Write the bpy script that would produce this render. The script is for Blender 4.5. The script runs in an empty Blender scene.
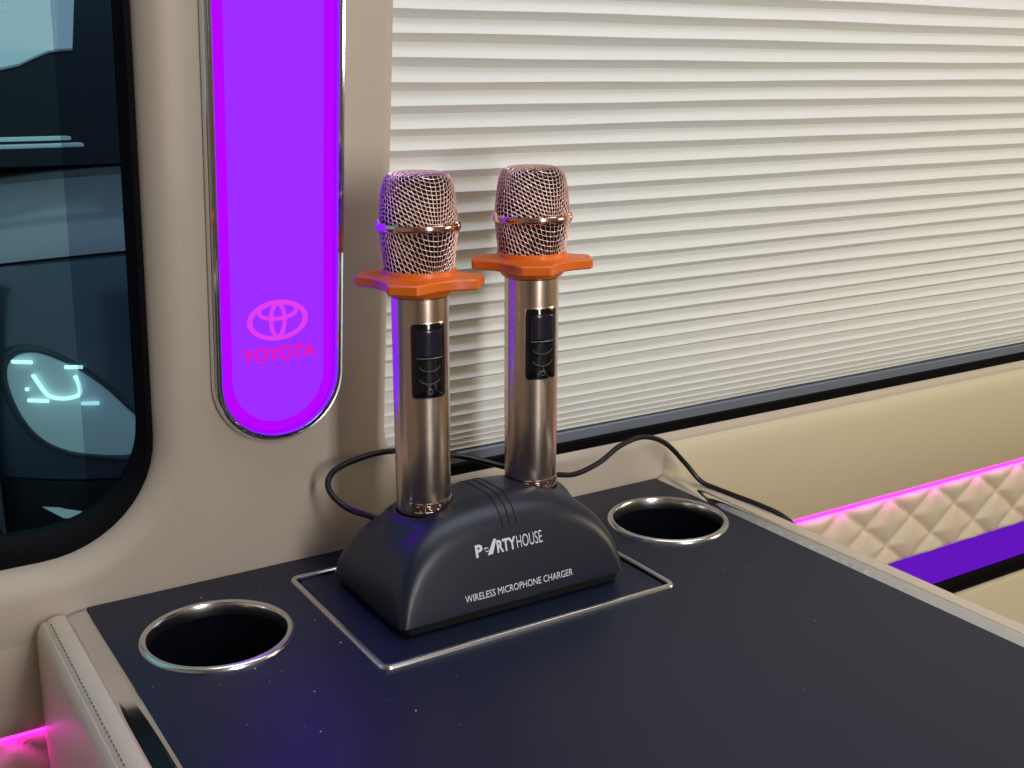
import bpy, bmesh, math, random
from mathutils import Vector, Matrix

random.seed(7)
sc = bpy.context.scene
COL = sc.collection
PI = math.pi

# ------------------------------------------------------------------ camera
cam_d = bpy.data.cameras.new('camera')
cam = bpy.data.objects.new('camera', cam_d)
COL.objects.link(cam)
cam_d.sensor_fit = 'HORIZONTAL'
cam_d.sensor_width = 36.0
cam_d.lens = 1157.953 / 1024 * 36.0
cam_d.clip_start = 0.01
cam_d.clip_end = 200
_X = Vector((0.84805339, -0.52990474, 0.00253221))     # image right, in world axes
_D = Vector((-0.13662591, -0.22326653, -0.96513492))   # image down
_F = Vector((0.51199493, 0.81813998, -0.26174066))     # view direction
M = Matrix((_X, -_D, -_F)).transposed().to_4x4()
M.translation = Vector((0, 0, 0.9))
cam.matrix_world = M
sc.camera = cam

# ------------------------------------------------------------------ world, lights, exposure
sc.view_settings.view_transform = 'Standard'
sc.view_settings.look = 'None'
sc.view_settings.gamma = 1.0
sc.view_settings.exposure = 0.0
sc.view_settings.use_curve_mapping = False

world = bpy.data.worlds.new('overcast_sky')
sc.world = world
world.use_nodes = True
wn = world.node_tree
bgn = wn.nodes.get('Background') or wn.nodes.new('ShaderNodeBackground')
bgn.inputs['Color'].default_value = (0.72, 0.77, 0.84, 1)
bgn.inputs['Strength'].default_value = 1.15


def area_light(name, loc, aim, sx, sy, power, color):
    ld = bpy.data.lights.new(name, 'AREA')
    ld.shape = 'RECTANGLE'
    ld.size = sx
    ld.size_y = sy
    ld.energy = power
    ld.color = color
    lo = bpy.data.objects.new(name, ld)
    COL.objects.link(lo)
    lo.location = loc
    d = Vector(aim) - Vector(loc)
    lo.rotation_euler = d.to_track_quat('-Z', 'Y').to_euler()
    return lo


# added area light for far-door daylight, roof lamp, warm lamp towards the right
area_light('door_daylight', (0.385, -0.98, 1.07), (0.35, 0.6, 0.85), 0.17, 1.0, 10.5, (1.0, 0.98, 0.97))
area_light('roof_lamp_light', (0.62, 0.20, 1.60), (0.72, 0.40, 0.6), 1.3, 0.30, 5.6, (0.82, 0.91, 1.0))
area_light('warm_lamp_light', (1.70, -0.20, 0.95), (0.95, 0.62, 0.45), 0.4, 0.3, 5.2, (1.0, 0.83, 0.52))

# ------------------------------------------------------------------ materials
def srgb(r, g, b):
    def f(c):
        c /= 255.0
        return c / 12.92 if c <= 0.04045 else ((c + 0.055) / 1.055) ** 2.4
    return (f(r), f(g), f(b), 1.0)


def mat(name, col, rough=0.5, metal=0.0, bump=0.0, scale=200.0, coat=0.0, var=0.0, spec=None,
        emit=None, estr=0.0, sss=0.0):
    m = bpy.data.materials.new(name)
    m.use_nodes = True
    nt = m.node_tree
    p = nt.nodes['Principled BSDF']
    p.inputs['Base Color'].default_value = col
    p.inputs['Roughness'].default_value = rough
    p.inputs['Metallic'].default_value = metal
    if spec is not None:
        p.inputs['Specular IOR Level'].default_value = spec
    if coat:
        p.inputs['Coat Weight'].default_value = coat
        p.inputs['Coat Roughness'].default_value = 0.08
    if emit:
        p.inputs['Emission Color'].default_value = emit
        p.inputs['Emission Strength'].default_value = estr
    if sss:
        p.inputs['Subsurface Weight'].default_value = sss
        p.inputs['Subsurface Scale'].default_value = 0.004
    tc = nt.nodes.new('ShaderNodeTexCoord')
    if bump or var:
        nz = nt.nodes.new('ShaderNodeTexNoise')
        nz.inputs['Scale'].default_value = scale
        nz.inputs['Detail'].default_value = 4
        nt.links.new(tc.outputs['Object'], nz.inputs['Vector'])
        if bump:
            b = nt.nodes.new('ShaderNodeBump')
            b.inputs['Strength'].default_value = bump
            b.inputs['Distance'].default_value = 0.001
            nt.links.new(nz.outputs['Fac'], b.inputs['Height'])
            nt.links.new(b.outputs['Normal'], p.inputs['Normal'])
        if var:
            mx = nt.nodes.new('ShaderNodeMix')
            mx.data_type = 'RGBA'
            a = [c * (1 - var) for c in col[:3]] + [1]
            c2 = [min(1, c * (1 + var)) for c in col[:3]] + [1]
            mx.inputs[6].default_value = a
            mx.inputs[7].default_value = c2
            nt.links.new(nz.outputs['Fac'], mx.inputs[0])
            nt.links.new(mx.outputs[2], p.inputs['Base Color'])
    return m


def emission(name, col, s):
    m = bpy.data.materials.new(name)
    m.use_nodes = True
    nt = m.node_tree
    for n in list(nt.nodes):
        nt.nodes.remove(n)
    o = nt.nodes.new('ShaderNodeOutputMaterial')
    e = nt.nodes.new('ShaderNodeEmission')
    e.inputs['Color'].default_value = col
    e.inputs['Strength'].default_value = s
    nt.links.new(e.outputs[0], o.inputs[0])
    return m


def glass(name, tint, refl=0.05):
    m = bpy.data.materials.new(name)
    m.use_nodes = True
    nt = m.node_tree
    for n in list(nt.nodes):
        nt.nodes.remove(n)
    o = nt.nodes.new('ShaderNodeOutputMaterial')
    t = nt.nodes.new('ShaderNodeBsdfTransparent')
    t.inputs['Color'].default_value = tint
    g = nt.nodes.new('ShaderNodeBsdfGlossy')
    g.inputs['Roughness'].default_value = 0.02
    lw = nt.nodes.new('ShaderNodeLayerWeight')
    lw.inputs['Blend'].default_value = 0.12
    mp = nt.nodes.new('ShaderNodeMath')
    mp.operation = 'MULTIPLY_ADD'
    mp.inputs[1].default_value = 0.12
    mp.inputs[2].default_value = refl
    nt.links.new(lw.outputs['Fresnel'], mp.inputs[0])
    mx = nt.nodes.new('ShaderNodeMixShader')
    nt.links.new(mp.outputs[0], mx.inputs[0])
    nt.links.new(t.outputs[0], mx.inputs[1])
    nt.links.new(g.outputs[0], mx.inputs[2])
    nt.links.new(mx.outputs[0], o.inputs[0])
    return m


BEIGE = srgb(191, 178, 163)
M_wall = mat('beige_leather_wall', BEIGE, 0.55, bump=0.12, scale=900, var=0.03)
M_panel = mat('beige_leather_panel', srgb(206, 194, 165), 0.55, bump=0.12, scale=900, var=0.03)
M_quilt = mat('quilted_leather', srgb(214, 200, 178), 0.42, bump=0.1, scale=900)
M_pad = mat('beige_leather_pad', srgb(218, 200, 180), 0.5, bump=0.1, scale=900)
M_stitch = mat('stitch_thread', srgb(120, 104, 86), 0.8)
M_gold_stitch = mat('gold_thread', srgb(216, 186, 120), 0.6)
M_black = mat('black_rubber', srgb(3, 2, 8), 0.6, spec=0.12)
M_rail = mat('grey_rail', srgb(116, 124, 138), 0.45, metal=0.1)
M_ceil = mat('ceiling_vinyl', srgb(196, 186, 168), 0.7)
M_floor = mat('dark_floor_vinyl', srgb(60, 52, 48), 0.6, var=0.2, scale=20)
M_chrome = mat('polished_chrome', (0.78, 0.78, 0.80, 1), 0.07, metal=1.0)
M_satin = mat('satin_steel', (0.72, 0.71, 0.70, 1), 0.22, metal=1.0)
M_top = mat('matt_black_laminate', srgb(20, 27, 50), 0.40, bump=0.04, scale=1500, spec=0.34)
M_cup = mat('glossy_black_cup', srgb(16, 19, 28), 0.16, coat=0.5)
M_charger = mat('black_charger_plastic', srgb(24, 29, 46), 0.34, bump=0.10, scale=2200)
M_base = mat('charger_base_plastic', srgb(9, 10, 16), 0.5)
M_groove = mat('groove_black', srgb(6, 6, 9), 0.6)
M_print = mat('white_print', srgb(215, 217, 224), 0.5)
M_gold = mat('champagne_aluminium', srgb(216, 196, 178), 0.27, metal=1.0)
M_rose = mat('rose_gold', srgb(242, 202, 192), 0.33, metal=1.0)
M_rosepol = mat('polished_rose_gold', srgb(240, 196, 184), 0.14, metal=1.0)
M_rosedark = mat('rose_engraving', srgb(96, 66, 62), 0.45, metal=0.8)
M_foam = mat('dark_foam', srgb(12, 10, 12), 0.95)
M_silicone = mat('orange_silicone', srgb(228, 106, 20), 0.36, sss=0.04, bump=0.03, scale=600)
M_gloss = mat('glossy_black_plastic', srgb(8, 8, 12), 0.12, coat=0.4)
M_screen = mat('dark_screen', srgb(30, 30, 44), 0.18)
M_btn = mat('button_black', srgb(14, 16, 22), 0.2)
M_btnrim = mat('button_rim', srgb(120, 122, 134), 0.3, metal=0.5)
M_cable = mat('black_cable_rubber', srgb(16, 14, 18), 0.35)
M_blind = mat('pleated_white_fabric', srgb(226, 227, 224), 0.75, bump=0.1, scale=1200)
M_violet = emission('violet_diffuser', (0.35, 0.026, 2.5, 1), 1.0)
M_magenta = emission('magenta_edge_light', (0.47, 0.002, 2.6, 1), 1.0)
M_logo = emission('pink_logo_light', (0.75, 0.05, 0.83, 1), 1.0)
M_logo2 = emission('red_pink_letter_light', (0.76, 0.01, 0.42, 1), 1.0)
M_pinkled = emission('pink_led_strip', (1.0, 0.009, 0.76, 1), 12.0)
M_purplestrip = emission('purple_strip', (0.125, 0.008, 0.50, 1), 1.0)
M_glass = glass('tinted_window_glass', (0.27, 0.48, 0.51, 1), 0.002)
M_glass2 = glass('second_pane_glass', (0.62, 0.60, 0.70, 1), 0.003)
M_clear = glass('clear_glass', (0.85, 0.92, 0.93, 1), 0.04)
M_dust = mat('dust_white', srgb(220, 218, 214), 0.8)

# ------------------------------------------------------------------ helpers
OFF = {}


def thing(name, label, cat, loc, group=None):
    o = bpy.data.objects.new(name, None)
    o.empty_display_size = 0.02
    COL.objects.link(o)
    o.location = loc
    o['label'] = label
    o['category'] = cat
    if group:
        o['group'] = group
    OFF[o.name] = Vector(loc)
    return o


def tag(o, label=None, cat=None, group=None, kind=None):
    if label: o['label'] = label
    if cat: o['category'] = cat
    if group: o['group'] = group
    if kind: o['kind'] = kind
    return o


def obj(name, bm, m, parent=None, smooth=True, angle=35, origin=None, label=None):
    """link a bmesh given in world coordinates as ONE mesh object"""
    off = OFF[parent.name] if parent is not None else Vector(origin or (0, 0, 0))
    bmesh.ops.translate(bm, verts=bm.verts, vec=-off)
    bmesh.ops.recalc_face_normals(bm, faces=bm.faces)
    me = bpy.data.meshes.new(name)
    bm.to_mesh(me)
    bm.free()
    if smooth:
        me.polygons.foreach_set('use_smooth', [True] * len(me.polygons))
        try:
            me.set_sharp_from_angle(angle=math.radians(angle))
        except Exception:
            pass
    for mm in (m if isinstance(m, (list, tuple)) else [m]):
        me.materials.append(mm)
    o = bpy.data.objects.new(name, me)
    COL.objects.link(o)
    if parent is not None:
        o.parent = parent
        OFF[o.name] = off
    else:
        o.location = off
        OFF[o.name] = off
    if label:
        o['label'] = label
    return o


def struct(name, bm, m, **k):
    o = obj(name, bm, m, **k)
    o['kind'] = 'structure'
    return o


def add_box(bm, lo, hi, bevel=0.0, seg=2):
    r = bmesh.ops.create_cube(bm, size=1.0)
    vs = r['verts']
    for v in vs:
        v.co = Vector([(lo[i] + hi[i]) / 2 + v.co[i] * (hi[i] - lo[i]) for i in range(3)])
    if bevel:
        es = list({e for v in vs for e in v.link_edges})
        bmesh.ops.bevel(bm, geom=es, offset=bevel, segments=seg, affect='EDGES', profile=0.5)


def add_lathe(bm, prof, c, n=48, axis='z'):
    """profile of (r, z) turned about a vertical axis at c (x, y)"""
    rings = []
    for r, z in prof:
        if r < 1e-6:
            rings.append([bm.verts.new((c[0], c[1], z))])
        else:
            rings.append([bm.verts.new((c[0] + r * math.cos(2 * PI * i / n), c[1] + r * math.sin(2 * PI * i / n), z))
                          for i in range(n)])
    for a, b in zip(rings[:-1], rings[1:]):
        for i in range(n):
            j = (i + 1) % n
            if len(a) == 1 and len(b) == 1:
                continue
            if len(a) == 1:
                bm.faces.new((a[0], b[i], b[j]))
            elif len(b) == 1:
                bm.faces.new((a[i], a[j], b[0]))
            else:
                bm.faces.new((a[i], a[j], b[j], b[i]))


def add_tube(bm, pts, r, n=8, closed=False, caps=True):
    pts = [Vector(p) for p in pts]
    N = len(pts)
    rings = []
    up = None
    for i in range(N):
        if closed:
            t = pts[(i + 1) % N] - pts[i - 1]
        else:
            t = pts[min(i + 1, N - 1)] - pts[max(i - 1, 0)]
        t.normalize()
        if up is None:
            up = Vector((0, 0, 1)) if abs(t.z) < 0.9 else Vector((1, 0, 0))
        s = t.cross(up)
        if s.length < 1e-5:
            s = t.cross(Vector((0.3, 0.8, 0.5)))
        s.normalize()
        up = s.cross(t)
        rr = r[i] if isinstance(r, (list, tuple)) else r
        rings.append([bm.verts.new(pts[i] + (s * math.cos(2 * PI * k / n) + up * math.sin(2 * PI * k / n)) * rr)
                      for k in range(n)])
    rng = range(N) if closed else range(N - 1)
    for i in rng:
        a, b = rings[i], rings[(i + 1) % N]
        for k in range(n):
            j = (k + 1) % n
            bm.faces.new((a[k], a[j], b[j], b[k]))
    if caps and not closed:
        bm.faces.new(rings[0])
        bm.faces.new(rings[-1])


def catmull(pts, k=8):
    pts = [Vector(p) for p in pts]
    P = [pts[0]] + pts + [pts[-1]]
    out = []
    for i in range(1, len(P) - 2):
        p0, p1, p2, p3 = P[i - 1], P[i], P[i + 1], P[i + 2]
        for j in range(k):
            t = j / k
            out.append(0.5 * ((2 * p1) + (p2 - p0) * t + (2 * p0 - 5 * p1 + 4 * p2 - p3) * t * t
                              + (3 * p1 - p0 - 3 * p2 + p3) * t ** 3))
    out.append(pts[-1])
    return out


def rrect(x0, x1, z0, z1, r, n=10):
    """rounded rectangle outline, counter-clockwise"""
    pts = []
    for cx, cz, a0 in ((x1 - r, z0 + r, -90), (x1 - r, z1 - r, 0), (x0 + r, z1 - r, 90), (x0 + r, z0 + r, 180)):
        for i in range(n + 1):
            a = math.radians(a0 + 90 * i / n)
            pts.append((cx + r * math.cos(a), cz + r * math.sin(a)))
    return pts


def bridge(bm, a, b, closed=True):
    n = len(a)
    for i in range(n if closed else n - 1):
        j = (i + 1) % n
        try:
            bm.faces.new((a[i], a[j], b[j], b[i]))
        except ValueError:
            pass


def fill_with_holes(bm, loops):
    es = []
    for L in loops:
        n = len(L)
        for i in range(n):
            a, b = L[i], L[(i + 1) % n]
            e = bm.edges.get((a, b)) or bm.edges.new((a, b))
            es.append(e)
    return bmesh.ops.triangle_fill(bm, use_beauty=True, use_dissolve=False, edges=es, normal=(0, -1, 0))


# the side wall leans in towards the top: y = WY - WT*(z-0.6)
WY, WT, ZT = 0.6484, 0.105, 0.6
CT, ST = 1 / math.hypot(1, WT), WT / math.hypot(1, WT)


def wp(x, z, out=0.0):
    """point on the leaning wall, 'out' metres towards the cabin"""
    y = WY - WT * (z - ZT)
    return Vector((x, y - out * CT, z - out * ST))


def font_mesh(text, bold=0.0, shear=0.0):
    cu = bpy.data.curves.new('lettering', 'FONT')
    cu.body = text
    cu.size = 1.0
    cu.offset = bold
    cu.shear = shear
    cu.resolution_u = 3
    o = bpy.data.objects.new('lettering', cu)
    COL.objects.link(o)
    dg = bpy.context.evaluated_depsgraph_get()
    dg.update()
    me = bpy.data.meshes.new_from_object(o.evaluated_get(dg))
    bm = bmesh.new()
    bm.from_mesh(me)
    bpy.data.objects.remove(o)
    bpy.data.curves.remove(cu)
    bpy.data.meshes.remove(me)
    return bm


def add_text(dst, text, x0, x1, z0, z1, fn, bold=0.0, thick=0.0004, shear=0.0, sub=None):
    """lettering stretched to the box x0..x1, z0..z1 and mapped by fn(x, z, out)"""
    b = font_mesh(text, bold, shear)
    if sub:
        bmesh.ops.subdivide_edges(b, edges=b.edges, cuts=sub)
    xs = [v.co.x for v in b.verts]
    ys = [v.co.y for v in b.verts]
    ax, bx, ay, by = min(xs), max(xs), min(ys), max(ys)
    mp = {}
    faces = [f for f in b.faces]
    for v in b.verts:
        x = x0 + (v.co.x - ax) / (bx - ax) * (x1 - x0)
        z = z0 + (v.co.y - ay) / (by - ay) * (z1 - z0)
        mp[v] = (dst.verts.new(fn(x, z, thick)), dst.verts.new(fn(x, z, -thick * 0.25)))
    for f in faces:
        dst.faces.new([mp[v][0] for v in f.verts])
    for e in b.edges:
        if len(e.link_faces) == 1:
            a, c = e.verts
            dst.faces.new((mp[a][0], mp[c][0], mp[c][1], mp[a][1]))
    b.free()


# ------------------------------------------------------------------ the van shell
# side wall with two window openings
X0, X1 = -1.05, 2.25
Z_TOP = 1.62
WIN = (-0.75, 0.1625, 0.6275, 1.40, 0.066)
BL = (0.3080, 1.95, 0.6362, 1.45, 0.045)
bm = bmesh.new()
outer = [bm.verts.new(wp(x, z)) for x, z in ((X0, ZT), (X1, ZT), (X1, Z_TOP), (X0, Z_TOP))]
loops = [outer]
for (a, b_, c, d, r), rr in ((WIN, 0.016), (BL, 0.009)):
    prev = None
    for k in range(7):
        ph = PI / 2 * k / 6
        ins = rr * (1 - math.sin(ph))          # how far the lip still overhangs outwards
        dep = rr * (1 - math.cos(ph))
        pts = rrect(a - ins, b_ + ins, c - ins, d + ins, r + ins, 12)
        L = [bm.verts.new(wp(x, z, -dep)) for x, z in pts]
        if prev is None:
            loops.append(L)
        else:
            bridge(bm, prev, L)
        prev = L
    L = [bm.verts.new(wp(x, z, -0.045)) for x, z in rrect(a, b_, c, d, r, 12)]
    bridge(bm, prev, L)
fill_with_holes(bm, loops)
# lower part of the same wall, upright down to the floor
low = [bm.verts.new((x, WY, z)) for x, z in ((X0, 0.0), (X1, 0.0))]
mid = [bm.verts.new((x, WY, ZT)) for x in (X0, X1)]
bm.faces.new((low[0], low[1], mid[1], mid[0]))
bmesh.ops.remove_doubles(bm, verts=bm.verts, dist=1e-5)
wall = struct('wall_back', bm, M_wall, angle=50)

# window on the left: black seal, tinted pane, second sliding pane
bm = bmesh.new()
a, b_, c, d, r = WIN
L0 = [bm.verts.new(wp(x, z, -0.014)) for x, z in rrect(a - .004, b_ + .004, c - .004, d + .004, r, 12)]
L1 = [bm.verts.new(wp(x, z, -0.013)) for x, z in rrect(a + .003, b_ - .003, c + .006, d - .003, r - .004, 12)]
L2 = [bm.verts.new(wp(x, z, -0.016)) for x, z in rrect(a + .006, b_ - .006, c + .0155, d - .006, r - .010, 12)]
L3 = [bm.verts.new(wp(x, z, -0.026)) for x, z in rrect(a + .006, b_ - .006, c + .0155, d - .006, r - .010, 12)]
bridge(bm, L0, L1); bridge(bm, L1, L2); bridge(bm, L2, L3)
win1 = struct('window_1', bm, M_black)
bm = bmesh.new()
ri = rrect(a - .002, b_ + .002, c - .002, d + .002, r, 12)
f = [bm.verts.new(wp(x, z, -0.021)) for x, z in ri]
bm.faces.new(f)
obj('pane', bm, M_glass, win1, smooth=False)
bm = bmesh.new()
f = [bm.verts.new(wp(x, z, -0.034)) for x, z in ((0.1285, c), (0.185, c), (0.185, d), (0.1285, d))]
bm.faces.new(f)
obj('sliding_pane', bm, M_glass2, win1, smooth=False)

# window behind the blind: black seal strip with the dark pane behind it
bm = bmesh.new()
a, b_, c, d, r = BL
bar = [(c - .003, -.0038), (c + .0055, -.0032), (c + .0062, -.0040), (c + .0062, -.032), (c - .003, -.032)]
ends = [[bm.verts.new(wp(x, z, o)) for z, o in bar] for x in (a - .004, b_ + .004)]
bridge(bm, ends[0], ends[1]); bm.faces.new(ends[0]); bm.faces.new(ends[1])
win2 = struct('window_2', bm, M_black)
bm = bmesh.new()
bm.faces.new([bm.verts.new(wp(x, z, -0.036)) for x, z in rrect(a - .002, b_ + .002, c - .002, d + .002, r, 8)])
obj('pane', bm, M_glass, win2, smooth=False)

# padded wall panel right of the console, LED line, quilted band, purple strip, black strip
bm = bmesh.new()
px0 = 0.5413
prof = []
pz = [(0.5345, 0.000), (0.5345, 0.0035), (0.5375, 0.0058), (0.60, 0.0062), (0.612, 0.0056), (0.622, 0.0035), (0.6275, 0.0005), (0.6285, -0.002)]
xs = [px0, px0 + .002, px0 + .006, px0 + .012, 0.75, 1.0, 1.3, X1]
gr = []
for i, x in enumerate(xs):
    k = [0.0, 0.45, 0.85, 1.0, 1, 1, 1, 1][i]
    row = []
    for z, o in pz:
        y = WY if z < ZT else WY - WT * (z - ZT)
        row.append(bm.verts.new((x, y - o * k, z)))
    gr.append(row)
for p, q in zip(gr[:-1], gr[1:]):
    for i in range(len(p) - 1):
        bm.faces.new((p[i], p[i + 1], q[i + 1], q[i]))
struct('trim_1', bm, M_panel, angle=60)
# the same lip on the stretch of wall left of the console
bm = bmesh.new()
pz2 = [(0.5345, 0.000), (0.5345, 0.0052), (0.5360, 0.0062), (0.545, 0.0050), (0.565, 0.0020), (0.590, -0.0004)]
gr = [[bm.verts.new((x, WY - o, z)) for z, o in pz2] for x in (X0, 0.10)]
bridge(bm, gr[0], gr[1], closed=False)
struct('trim_5', bm, M_wall, angle=70)

bm = bmesh.new()
add_box(bm, (X0, WY - 0.0056, 0.5331), (X1, WY + 0.004, 0.5344), 0.0002)
tag(obj('led_strip', bm, M_pinkled), 'thin pink glowing light line along the top of the quilted wall band', 'light strip')

# quilted band
PITCH, HALF, APEX, XPH = 0.0612, 0.0232, 0.5312, 0.7426
def quilt_h(x, z):
    u = (x - XPH) / PITCH + (z - APEX) / (2 * HALF)
    v = (x - XPH) / PITCH - (z - APEX) / (2 * HALF)
    s = min(abs(math.sin(PI * u)), abs(math.sin(PI * v)))
    e = 1.0
    if x > 0.3:
        e = max(0.0, min(1.0, (z - 0.4645) / 0.0035))
    e *= 0.35 + 0.65 * max(0.0, min(1.0, (0.5330 - z) / 0.010))
    return 0.0064 * s ** 0.5 * e * e * (3 - 2 * e)

bm = bmesh.new()
def quilt_grid(xa, xb, nx, za, zb, nz):
    rows = []
    for j in range(nz + 1):
        z = za + (zb - za) * j / nz
        row = []
        for i in range(nx + 1):
            x = xa + (xb - xa) * i / nx
            row.append(bm.verts.new((x, WY - 0.0006 - quilt_h(x, z), z)))
        rows.append(row)
    for j in range(nz):
        for i in range(nx):
            bm.faces.new((rows[j][i], rows[j][i + 1], rows[j + 1][i + 1], rows[j + 1][i]))
quilt_grid(-0.35, 0.19, 180, 0.40, 0.533, 56)
quilt_grid(0.50, 1.45, 380, 0.4645, 0.533, 34)
quilt = struct('trim_2', bm, M_quilt, angle=70)
# the stitched seams along the diamonds
bm = bmesh.new()
def seam(x0, z0, dx, dz, n):
    for k in range(n):
        t0, t1 = (k + 0.15) / n, (k + 0.75) / n
        pa = (x0 + dx * t0, z0 + dz * t0)
        pb = (x0 + dx * t1, z0 + dz * t1)
        for lo, hi in (((-0.35), 0.19), (0.50, 1.45)):
            if lo < pa[0] < hi and lo < pb[0] < hi and min(pa[1], pb[1]) > (0.402 if hi < .3 else 0.466) and max(pa[1], pb[1]) < 0.5315:
                add_tube(bm, [(pa[0], WY - 0.0012, pa[1]), (pb[0], WY - 0.0012, pb[1])], 0.00055, 4)
for k in range(-19, 14):
    x0 = XPH + k * PITCH
    for sgn in (1, -1):
        seam(x0, APEX, sgn * PITCH * 3, -HALF * 6, 66)
obj('stitching', bm, M_gold_stitch, quilt, smooth=False)

bm = bmesh.new()
add_box(bm, (0.50, WY - 0.0075, 0.4325), (X1, WY + 0.002, 0.4640), 0.0012)
tag(obj('ambient_light_strip', bm, M_purplestrip), 'wide dark purple glowing strip under the quilted wall band', 'light strip')
bm = bmesh.new()
add_box(bm, (0.50, WY - 0.0085, 0.4155), (X1, WY + 0.002, 0.4322), 0.0015)
struct('trim_3', bm, M_black)
bm = bmesh.new()
add_box(bm, (0.50, WY - 0.012, 0.05), (X1, WY + 0.002, 0.4150), 0.004)
struct('trim_4', bm, M_panel)

# floor, ceiling, far side and ends of the cabin
bm = bmesh.new(); add_box(bm, (X0, -1.1, -0.05), (X1, WY + .02, 0.0)); struct('floor', bm, M_floor, smooth=False)
bm = bmesh.new(); add_box(bm, (X0, -1.1, 1.62), (X1, WY, 1.67)); struct('ceiling', bm, M_ceil, smooth=False)
bm = bmesh.new()
add_box(bm, (X0, -1.15, 0.0), (X1, -1.1, 1.62))
struct('wall_front', bm, M_wall, smooth=False)
bm = bmesh.new(); add_box(bm, (X0 - .05, -1.15, 0.0), (X0, WY, 1.62)); struct('wall_left', bm, M_wall, smooth=False)
bm = bmesh.new(); add_box(bm, (X1, -1.15, 0.0), (X1 + .05, WY, 1.62)); struct('wall_right', bm, M_panel, smooth=False)

# ------------------------------------------------------------------ pleated blind
RID = [0.9335, 0.9197, 0.9059, 0.8925, 0.8792, 0.8654, 0.8527, 0.8395, 0.8265, 0.8138, 0.8011, 0.7892, 0.7768, 0.7656,
       0.754, 0.7432, 0.733, 0.7229, 0.7131, 0.7038, 0.6947, 0.6865, 0.6792, 0.6727, 0.6669, 0.6623, 0.6587, 0.6556]
zz = RID[0]
up = []
while zz < 1.43:
    zz += 0.0139
    up.append(zz)
RIDGES = up[::-1] + [z - 0.0032 * max(0.0, min(1.0, (0.74 - z) / 0.08)) for z in RID]
blind = thing('pleated_blind', 'cream pleated blind drawn down over the wide window behind the microphones', 'blind', wp(0.31, 0.6436, -0.01))
bm = bmesh.new()
NX = 80
rows = []
def brow(z, out, k):
    row = []
    for i in range(NX + 1):
        x = 0.3078 + (1.90 - 0.3078) * i / NX
        w = 0.00035 * math.sin(x * 9 + k * 1.3) + 0.0002 * math.sin(x * 31 + k * 2.1)
        row.append(bm.verts.new(wp(x, z + w, out + 0.0002 * math.sin(x * 17 + k))))
    return row
for k, z in enumerate(RIDGES):
    nxt = RIDGES[k + 1] if k + 1 < len(RIDGES) else z - 0.002
    amp = 0.0058 if z > 0.72 else 0.0070
    rows.append(brow(z, -0.0065, k))
    rows.append(brow(z - 0.0006, -0.0068, k))
    zv = z - 0.42 * (z - nxt)
    rows.append(brow(zv, -0.0065 - amp, k + .5))
for p, q in zip(rows[:-1], rows[1:]):
    for i in range(NX):
        bm.faces.new((p[i], p[i + 1], q[i + 1], q[i]))
fab = obj('pleated_fabric', bm, M_blind, blind, angle=25)
bm = bmesh.new()
xs = (0.3078, 1.90)
pr = [(0.6412, -0.009), (0.6412, -0.0056), (0.6492, -0.0052), (0.6500, -0.0060), (0.6503, -0.016), (0.6412, -0.016)]
ra = [[bm.verts.new(wp(x, z, o)) for z, o in pr] for x in xs]
bridge(bm, ra[0], ra[1])
bm.faces.new(ra[0]); bm.faces.new(ra[1])
obj('bottom_rail', bm, M_rail, blind, angle=30)

# ------------------------------------------------------------------ wall lamp with backlit emblem
LCX, LR, LZ0, LZ1 = 0.2341, 0.0403, 0.7252, 1.23
lamp = thing('wall_lamp', 'tall violet glowing wall lamp with rounded end in a chrome bezel, left of the microphones', 'lamp', wp(LCX, 0.6855))
def stadium(r, n=28):
    pts = []
    for i in range(n + 1):
        a = PI + PI * i / n
        pts.append((LCX + r * math.cos(a), LZ0 + r * math.sin(a)))
    for i in range(n + 1):
        a = PI * i / n
        pts.append((LCX + r * math.cos(a), LZ1 + r * math.sin(a)))
    return pts
bm = bmesh.new()
prev = None
for r, o in ((LR, -0.001), (LR, 0.003), (LR - .0008, 0.0052), (LR - .0018, 0.0062), (LR - .0028, 0.0060), (LR - .0034, 0.0050),
             (LR - .0040, 0.0060), (LR - .0048, 0.0060), (LR - .0056, 0.0046), (LR - .0062, 0.002), (LR - .0062, -0.001)):
    L = [bm.verts.new(wp(x, z, o)) for x, z in stadium(r)]
    if prev: bridge(bm, prev, L)
    prev = L
obj('bezel', bm, M_chrome, lamp, angle=45, label='polished chrome bezel')
bm = bmesh.new()
IR = LR - 0.0062
EW = 0.0060
L = [bm.verts.new(wp(x, z, 0.0014)) for x, z in stadium(IR - EW)]
bm.faces.new(L)
obj('diffuser', bm, M_violet, lamp, smooth=False)
bm = bmesh.new()
A = [bm.verts.new(wp(x, z, 0.0016)) for x, z in stadium(IR + .0004)]
B = [bm.verts.new(wp(x, z, 0.0013)) for x, z in stadium(IR - EW - .0002)]
bridge(bm, A, B)
obj('edge_light', bm, M_magenta, lamp, smooth=False, label='brighter magenta band around the edge of the lamp')
# emblem: wide oval ring, upright oval ring inside, shallow curved bar
EX, EZ, EA, EB = 0.2338, 0.7598, 0.0184, 0.0121
def oval(cx, cz, a, b, n=48):
    return [(cx + a * math.cos(2 * PI * i / n), cz + b * math.sin(2 * PI * i / n)) for i in range(n)]
bm = bmesh.new()
def ring2d(outl, inl, o=0.0022):
    A = [bm.verts.new(wp(x, z, o)) for x, z in outl]
    B = [bm.verts.new(wp(x, z, o)) for x, z in inl]
    C = [bm.verts.new(wp(x, z, 0.0012)) for x, z in outl]
    D = [bm.verts.new(wp(x, z, 0.0012)) for x, z in inl]
    bridge(bm, A, B); bridge(bm, A, C); bridge(bm, B, D)
ring2d(oval(EX, EZ, EA, EB), oval(EX, EZ, EA - .0029, EB - .0024))
ring2d(oval(EX, EZ, 0.0052, EB - .0010), oval(EX, EZ, 0.0030, EB - .0034))
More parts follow.
